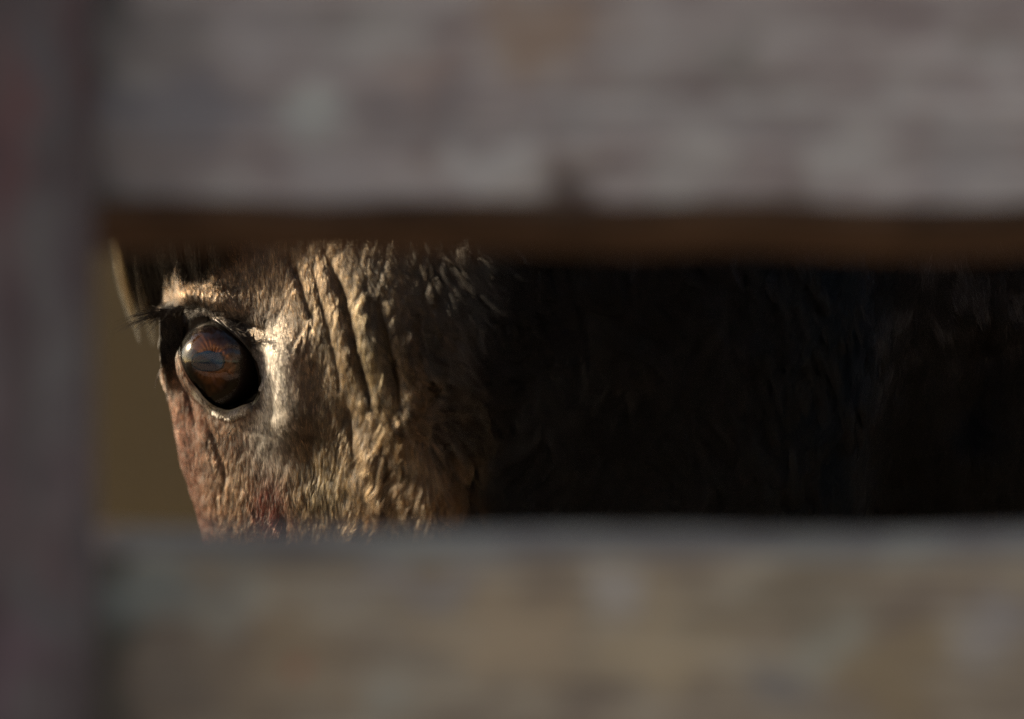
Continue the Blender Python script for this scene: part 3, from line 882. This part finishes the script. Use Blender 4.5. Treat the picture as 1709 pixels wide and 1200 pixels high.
# ------------------------------------------------------------------ lashes, whiskers, forelock, mane
def spline(pts, k):
    pts = np.array(pts, float); tt = np.linspace(0, len(pts) - 1, k)
    return np.stack([np.interp(tt, np.arange(len(pts)), pts[:, c]) for c in range(3)], 1)
def bez(a, b, c, k):
    s = np.linspace(0, 1, k)[:, None]
    return (1 - s) ** 2 * a + 2 * s * (1 - s) * b + s * s * c
def pt(x, y, Y): X, Z = unchart(x, y); return np.array([X, Y, Z])

L = []
for i in range(95):                       # long lashes sweeping out past the brow
    u = rng.random()
    a = pt(262 + 55 * u + rng.normal(0, 3), 524 + rng.normal(0, 4) - 4 * u, 0.002 - 0.004 * u)
    ln = (0.4 + 0.6 * rng.random())
    c = a + np.array([-0.0195, -0.004, -0.0085]) * ln * (1 - 0.55 * u) + rng.normal(0, 0.003, 3)
    b = (a + c) / 2 + np.array([-0.002, -0.002, 0.0022])
    L.append(bez(a, b, c, 6))
for i in range(60):                       # short lashes along the rest of the upper lid
    u = rng.random()
    x = 325 + 110 * u
    y = np.interp(x, [325, 350, 380, 410, 435], [521, 526, 543, 568, 600])
    a = pt(x, y - 5, EC[1] - 0.0225 + 0.004 * u)
    c = a + np.array([-0.004 + 0.012 * u, -0.007, -0.001 + 0.004 * rng.random()]) * (0.5 + 0.6 * rng.random()) + rng.normal(0, 0.001, 3)
    L.append(bez(a, (a + c) / 2 + np.array([0, -0.001, 0.001]), c, 6))
L = np.array(L)
hair_object('eyelashes', L, np.tile(np.array([1, 1, .9, .75, .5, .2]) * 0.00013, (len(L), 1)), np.tile(np.array([0.012, 0.009, 0.007]), (len(L), 1)), horse, DARK)
Wk = []
for (x, y, dx, dy) in ((388, 716, -28, 58), (392, 712, -36, 48), (386, 722, -22, 52), (436, 540, 62, 14), (425, 532, -60, 2), (410, 536, 52, -10), (380, 520, -56, 6)):
    a = pt(x, y, -0.008); c = a + np.array([dx * U, -0.006, -dy * U])
    Wk.append(bez(a, (a + c) / 2 + np.array([0.001, -0.002, 0.001]), c, 6))
Wk = np.array(Wk)
hair_object('whiskers', Wk, np.tile(np.array([1, 1, .9, .75, .5, .2]) * 0.00012, (len(Wk), 1)), np.tile(np.array([0.015, 0.011, 0.009]), (len(Wk), 1)), horse, DARK)

def lock(root, mid, tip, n, spread, k=7, tipk=0.35):
    out = []
    for i in range(n):
        o = rng.normal(0, 1, 3) * spread; o2 = o * 0.9 + rng.normal(0, 0.3, 3) * spread
        out.append(bez(root + o, mid + o2, tip + o * tipk + np.array([0, 0, rng.uniform(-0.006, 0.012)]), k))
    return out
F = []
for (tx_, ty_, mx_, my_, Yd, n, sp) in (
        (216, 552, 160, 455, 0.050, 130, 0.0019), (243, 558, 200, 480, 0.046, 120, 0.0017), (256, 535, 236, 486, 0.068, 120, 0.0016), (200, 525, 150, 440, 0.054, 100, 0.0018),
        (222, 482, 198, 415, 0.056, 1300, 0.0065), (228, 502, 205, 410, 0.052, 1500, 0.007), (252, 512, 232, 405, 0.046, 1500, 0.007), (272, 488, 255, 400, 0.038, 1500, 0.007),
        (288, 478, 280, 395, 0.026, 1300, 0.006), (310, 466, 305, 390, 0.012, 1100, 0.0055), (335, 452, 335, 385, 0.0, 900, 0.005), (370, 430, 370, 375, -0.01, 700, 0.005)):
    tip = pt(tx_, ty_, Yd); mid = pt(mx_, my_, Yd - 0.003); root = pt(mx_ + 60, -330, 0.03)
    F += lock(root, mid + np.array([-0.006, 0, 0.02]), tip, n, sp)
F = np.array(F)
fr_ = np.array([1, 1, 1, .95, .85, .65, .25])
hair_object('forelock', F[470:], np.tile(fr_ * 0.00012, (len(F) - 470, 1)), np.tile(np.array([0.012, 0.009, 0.006]), (len(F) - 470, 1)) * (0.4 + rng.random((len(F) - 470, 1))), horse, DARK)  # main locks coloured dark, painting the forelock's unlit side
hair_object('forelock_tips', F[:470], np.tile(fr_ * 0.00011, (470, 1)), np.tile(np.array([0.05, 0.037, 0.021]), (470, 1)) * (0.4 + rng.random((470, 1)) * 1.1), horse)  # tips coloured lighter, painting light that comes through them

Mn = []
for i in range(1800):
    u = rng.random()
    c = np.array([0.03 + 0.75 * u, 0.06 + 0.05 * u, 1.78 - 0.36 * u - 0.02 * math.sin(u * 3)])
    root = c + rng.normal(0, 0.006, 3)
    Mn.append(bez(root, root + np.array([0.01, 0.08, 0.05]), root + np.array([0.02, 0.13 + 0.03 * rng.random(), -0.2 - 0.1 * rng.random()]), 7))
Mn = np.array(Mn)
hair_object('mane', Mn, np.tile(np.array([1, 1, 1, .95, .85, .65, .25]) * 0.0005, (len(Mn), 1)), np.tile(np.array([0.02, 0.015, 0.011]), (len(Mn), 1)), horse)
Tl = []
for i in range(900):
    a = np.array([2.03, 0.12, 1.25]) + rng.normal(0, 0.015, 3)
    c = np.array([2.12, 0.12, 0.45]) + rng.normal(0, 1, 3) * np.array([0.04, 0.05, 0.1])
    Tl.append(bez(a, np.array([2.25, 0.12, 1.2]) + rng.normal(0, 0.02, 3), c, 7))
Tl = np.array(Tl)
hair_object('tail', Tl, np.tile(np.array([1, 1, 1, .95, .85, .65, .25]) * 0.0008, (len(Tl), 1)), np.tile(np.array([0.02, 0.015, 0.011]), (len(Tl), 1)), horse)
